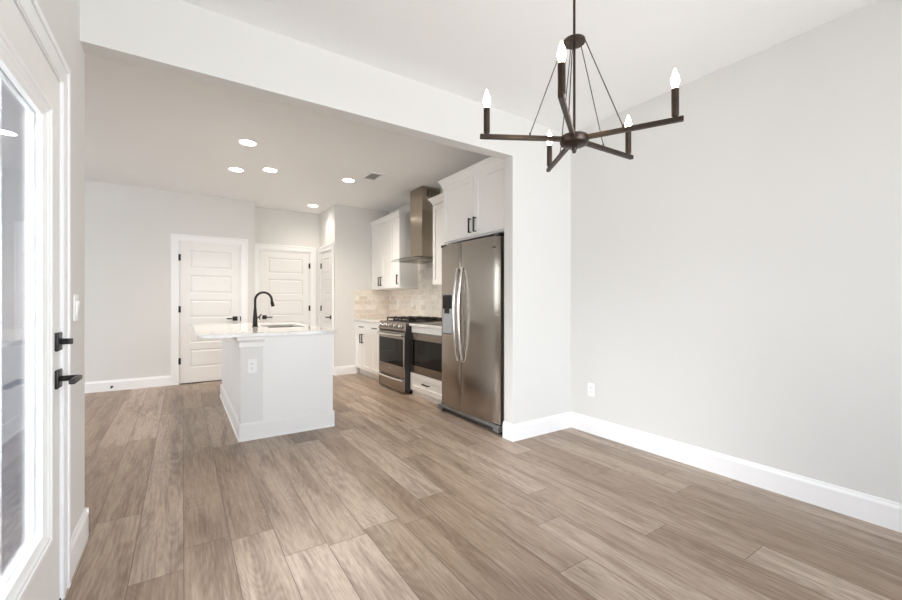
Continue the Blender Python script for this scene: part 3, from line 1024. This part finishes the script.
bow_handle(.02, w - .02, .745, -.025, .055, .017).build('handle', M['chrome'], od, smooth=True)
bd = MB()
bd.lathe([(.001, -.0275), (.016, -.0275), (.017, -.0245)], (0, 0, 0), 'Y', 20)
bmesh.ops.scale(bd.bm, vec=(1.3, 1, .7), verts=bd.bm.verts)
bmesh.ops.translate(bd.bm, vec=(w * .47, 0, .285), verts=bd.bm.verts)
bd.build('badge', M['chrome'], od, smooth=True)
dw = MB().box(.002, w - .002, -.024, -.0125, .014, .196, .004).build('drawer', M['steel'], rg)
bow_handle(.02, w - .02, .170, -.022, .048, .017).build('handle', M['chrome'], dw, smooth=True)
cook = MB().box(.0, w, .0, RD, .895, .912, .004).build('cooktop', M['steel_h'], rg)
MB().box(.03, w - .03, .075, RD - .03, .9115, .915).build('burner_pan', M['iron'], cook)
for gx0, gx1 in ((.035, .262), (.267, .493), (.498, .725)):
    b = MB()
    y0, y1 = .085, RD - .035
    b.box(gx0, gx1, y0, y0 + .014, .944, .962).box(gx0, gx1, y1 - .014, y1, .944, .962)
    b.box(gx0, gx0 + .014, y0, y1, .944, .962).box(gx1 - .014, gx1, y0, y1, .944, .962)
    mx = (gx0 + gx1) / 2
    b.box(mx - .006, mx + .006, y0, y1, .950, .966)
    for q in (.25, .5, .75):
        yy = y0 + (y1 - y0) * q
        b.box(gx0, gx1, yy - .006, yy + .006, .950, .966)
    for xx in (gx0, gx1 - .014):
        for yy in (y0, y1 - .014):
            b.box(xx, xx + .014, yy, yy + .014, .915, .946)
    b.build('grate', M['iron'], cook)
for bx in (.148, .38, .612):
    for by in ((.20, .45) if bx != .38 else (.32,)):
        MB().lathe([(.045, .915), (.045, .922), (.032, .923), (.032, .929), (.028, .931)], (bx, by, 0), 'Z', 20).build('burner', M['iron'], cook, smooth=True)
MB().box(0, w, RD - .028, RD, .911, .944, .003).build('rear_vent', M['steel_h'], rg)

# ------------------------------------------------------------------ range hood
hd = thing('range_hood', (XK - .001, 4.962, 1.74), 'stainless chimney range hood with curved glass canopy', 'range hood', K)
# local y negative = into the room; x towards viewer
CHX, CHD = .172, .292
b = MB().box(-CHX, CHX, -CHD, 0, .045, HC - 1.74 - .001, .003)
b.build('chimney', M['hoodsteel'], hd)
for side in (-1, 1):
    b = MB()
    for i in range(9):
        yy = -.035 - i * .022
        b.box(side * CHX - .0012, side * CHX + .0012, yy - .006, yy + .006, .87, .965)
    b.build('vent_slots', M['slot'], hd)
MB().box(-.30, .30, -.40, 0, .004, .045, .006).build('motor_box', M['steel_h'], hd)
b = MB()
NP = 24
outl = [(-.385, 0.0), (-.385, -.47)]
for i in range(NP + 1):
    t = i / NP
    outl.append((-.385 + .77 * t, -.487 - .06 * math.sin(PI * t)))
outl += [(.385, -.47), (.385, 0.0)]
b.prism(outl, 'Z', .008, .020)
g = b.build('glass_canopy', M['hoodglass'], hd)
b = MB().box(-.29, -.01, -.36, -.05, .001, .0045).box(.01, .29, -.36, -.05, .001, .0045)
b.build('filter', M['steel_h'], hd)

# ------------------------------------------------------------------ refrigerator
FR = 2.295
fr = thing('refrigerator', (FR, 3.738, 0), 'stainless side-by-side refrigerator with ice dispenser beside the short wall', 'refrigerator', K)
w = 1.008
MB().box(.006, w - .006, .092, .66, .03, 1.752, .004).build('fridge_body', M['dark'], fr)
b = MB().box(.02, w - .02, .035, .20, .012, .085, .004)
for i in range(12):
    b.box(.06 + i * .068, .105 + i * .068, .030, .036, .035, .06)
b.build('toe_grille', M['dark'], fr)
b = MB().box(.0, .07, .0, .09, .022, .075, .006).box(w - .07, w, .0, .09, .022, .075, .006).box(.07, w - .07, .012, .06, .05, .078, .004)
b.build('foot_bracket', M['grille'], fr)
for xx in (.035, w - .035):
    MB().lathe([(.015, -.010), (.015, .030)], (xx, .05, .015), 'X', 16).build('roller', M['black'], fr)


def curved_door(x0, x1, z0, z1, full0, full1, sag=.042, t=.085):
    """Door with a gently bowed front that belongs to one arc over full0..full1."""
    b = MB()
    outl = []
    n = 14
    for i in range(n + 1):
        x = x0 + (x1 - x0) * i / n
        q = (2 * (x - full0) / (full1 - full0) - 1)
        e = min(x - x0, x1 - x)
        rd = .010 * (1 - min(1, e / .012)) ** 2
        outl.append((x, sag * q * q + rd))
    outl += [(x1, t), (x0, t)]
    b.prism(outl, 'Z', z0, z1)
    return b


sx = .428
d1 = curved_door(.004, sx - .004, .085, 1.758, 0, w)
d1 = d1.build('freezer_door', M['steel'], fr, smooth=True)
d2 = curved_door(sx + .004, w - .022, .085, 1.758, 0, w).build('fridge_door', M['steel'], fr, smooth=True)


def bow_vertical(x, z0, z1, y, out, r=.0155):
    b = MB()
    pts = []
    for i in range(25):
        t = i / 24
        s = math.sin(PI * t) ** .75
        pts.append((x, y - .016 - out * s, z0 + (z1 - z0) * t))
    b.tube(pts, [r * (.75 + .25 * math.sin(PI * i / 24)) for i in range(25)], 14)
    for z in (z0 + .016, z1 - .016):
        b.tube([(x, y - .024, z), (x, y + .01, z)], r * .85, 12)
    return b


bow_vertical(sx - .028, .585, 1.505, .004, .048).build('handle', M['chrome'], d1, smooth=True)
bow_vertical(sx + .054, .585, 1.505, .004, .048).build('handle', M['chrome'], d2, smooth=True)
# dispenser on the freezer door
MB().box(.088, .272, .010, .030, .835, 1.245, .004).build('dispenser_bezel', M['dark'], d1)
MB().box(.094, .266, .006, .012, 1.105, 1.238, .003).build('dispenser_display', M['blackgloss'], d1)
b = MB().box(.094, .266, .007, .011, .845, 1.098, .003).box(.115, .245, .000, .008, .845, .862, .002)
b.build('dispenser_recess', M['greyplastic'], d1)
MB().box(.14, .22, -.004, .008, 1.05, 1.098, .004).build('dispenser_paddle', M['black'], d1)
for xx in (.02, w - .09):
    MB().box(xx, xx + .07, .03, .13, 1.7515, 1.778, .004).build('hinge_cover', M['black'], fr)
MB().box(w - .115, w - .075, .0105, .0165, 1.655, 1.667, .001).build('badge', M['steel_h'], d2)

# ------------------------------------------------------------------ backsplash
bs = MB().box(0, Y3 - 3.70, -.008, 0, 0, .475).box(6.44 - 5.398, 6.44 - 4.452, -.008, 0, .475, .84)
o = bs.build('backsplash_tile', M['tile'])
o.location = (XK, Y3, .903)
o.rotation_euler = (0, 0, K)
tag(o, 'cream stone tile backsplash on the wall behind the range', 'backsplash', kind='structure')
o = MB().box(0, XK - 2.36, -.008, 0, 0, .475).build('backsplash_tile', M['tile'])
o.location = (2.36, Y3, .903)
tag(o, 'cream stone tile side splash on the pantry wall above the base cabinets', 'backsplash', kind='structure')
outlet('backsplash_outlet', (XK - .008, 6.10, 1.16), K, 'white outlet on the backsplash nearer the corner', group='backsplash outlets')
outlet('backsplash_outlet', (XK - .008, 5.60, 1.16), K, 'white outlet on the backsplash nearer the range', group='backsplash outlets')

# ------------------------------------------------------------------ ceiling lights and vent
spots = [(.538, 4.447, 'recessed ceiling light nearest the dining room above the island'),
         (.532, 5.419, 'recessed ceiling light at the far left above the island'),
         (.868, 5.214, 'recessed ceiling light right of the far left one above the island'),
         (1.784, 5.092, 'recessed ceiling light beside the ceiling vent'),
         (1.768, 6.738, 'recessed ceiling light in the niche before the middle door')]
first = None
for x, y, lb in spots:
    if first is None:
        first = thing('recessed_light', (x, y, HC), lb, 'ceiling light', 0, 'recessed kitchen lights')
        MB().lathe([(.074, -.0005), (.096, -.0005), (.095, -.005), (.078, -.008), (.074, -.006)], seg=32, closed=True).build('trim_ring', M['trim'], first, smooth=True)
        MB().lathe([(.0745, -.0012), (.0745, -.0045), (.03, -.0055)], seg=32).build('lens', M['can'], first, smooth=True)
    else:
        copy_thing(first, (x, y, HC), 0, lb)
    l = bpy.data.lights.new('recessed_beam', 'SPOT')
    l.energy = 13 if y > 6 else (26 if x < 1.2 else 64)
    l.color = (1.0, 0.90, 0.78)
    l.spot_size, l.spot_blend = math.radians(150), 0.9
    l.shadow_soft_size = .07
    lo = bpy.data.objects.new('recessed_beam', l)
    lo.location = (x, y, HC - .02)
    COL.objects.link(lo)

vt = thing('ceiling_vent', (1.98, 4.765, HC), 'white rectangular air vent in the kitchen ceiling', 'vent')
b = MB()
vx, vy = .10, .155
for x0, x1, y0, y1 in ((-vx, -vx + .034, -vy, vy), (vx - .034, vx, -vy, vy), (-vx + .034, vx - .034, -vy, -vy + .034), (-vx + .034, vx - .034, vy - .034, vy)):
    b.box(x0, x1, y0, y1, -.008, 0)
b.build('vent_frame', M['trim'], vt)
MB().box(-vx + .022, vx - .022, -vy + .022, vy - .022, -.001, 0).build('vent_duct', M['duct'], vt)
for i in range(10):
    yy = -vy + .035 + i * .0267
    MB().prism([(yy, -.008), (yy + .004, -.008), (yy + .018, -.0015), (yy + .014, -.0015)], 'X', -vx + .022, vx - .022).build('slat', M['trim'], vt)

# ------------------------------------------------------------------ chandelier
CX, CY, CZ, CR = 1.4036, 1.1642, 1.86, .408
ch = thing('chandelier', (CX, CY, CZ), 'dark bronze five-arm candle chandelier hanging in the dining room', 'chandelier')
MB().lathe([(.060, HC - CZ - .022), (.065, HC - CZ - .016), (.065, HC - CZ - .0005)], seg=32).build('ceiling_canopy', M['bronze'], ch, smooth=True)
MB().tube([(0, 0, 0), (0, 0, HC - CZ - .02)], .0055, 12).build('rod', M['bronze'], ch, smooth=True)
PZ = 2.279 - CZ
MB().lathe([(.044, PZ - .006), (.046, PZ - .004), (.046, PZ + .004), (.044, PZ + .006)], seg=32).build('upper_plate', M['bronze'], ch, smooth=True)
MB().lathe([(.008, -.050), (.011, -.046), (.011, -.036), (.020, -.034), (.040, -.030), (.056, -.022), (.060, -.014), (.060, .008), (.056, .012)], seg=32).build('hub', M['bronze'], ch, smooth=True)
MB().lathe([(.002, -.060), (.007, -.058), (.009, -.052), (.007, -.047)], seg=16).build('finial', M['bronze'], ch, smooth=True)
angs = [2.634373, 1.02479064, -0.01937575, -1.0918225, -2.55883147]
AT = .009
for a in angs:
    arm = MB().box(.045, CR, -AT, AT, -AT, AT, .0015).build('arm', M['bronze'], ch)
    arm.rotation_euler = (0, 0, a)
    cr = CR * .93
    MB().lathe([(.010, AT), (.010, AT + .008), (.0135, AT + .008), (.0135, AT + .110), (.011, AT + .112), (.011, AT + .1105)], (cr, 0, 0), seg=18).build('candle_sleeve', M['bronze'], arm, smooth=True)
    z0 = AT + .111
    MB().lathe([(.008, z0), (.0105, z0 + .010), (.0145, z0 + .024), (.0145, z0 + .034), (.0115, z0 + .050), (.006, z0 + .066), (.002, z0 + .078)], (cr, 0, 0), seg=18).build('bulb', M['bulb'], arm, smooth=True)
    wr = CR * .475
    MB().tube([(.043, 0, PZ), (wr, 0, AT + .006)],   .0022, 6).lathe([(.004, AT), (.004, AT + .010), (.002, AT + .014)], (wr, 0, 0), seg=10).build('wire', M['bronze'], arm, smooth=True)

# labels for parts that look different from the rest of their thing
for o in bpy.data.objects:
    if o.parent is None or o.type != 'MESH':
        continue
    n, mat = o.name.split('.')[0], o.data.materials[0].name if o.data.materials else ''
    if n in ('handle', 'door_handle', 'deadbolt', 'hinge') and mat.startswith('matte black'):
        o['label'] = {'handle': 'black bar handle', 'door_handle': 'black lever handle', 'deadbolt': 'black deadbolt thumbturn', 'hinge': 'black hinge'}[n]
    elif n == 'handle':
        o['label'] = 'curved polished steel handle'
    elif n == 'glass_canopy':
        o['label'] = 'curved glass canopy'
    elif n == 'bulb':
        o['label'] = 'lit flame-shaped bulb'
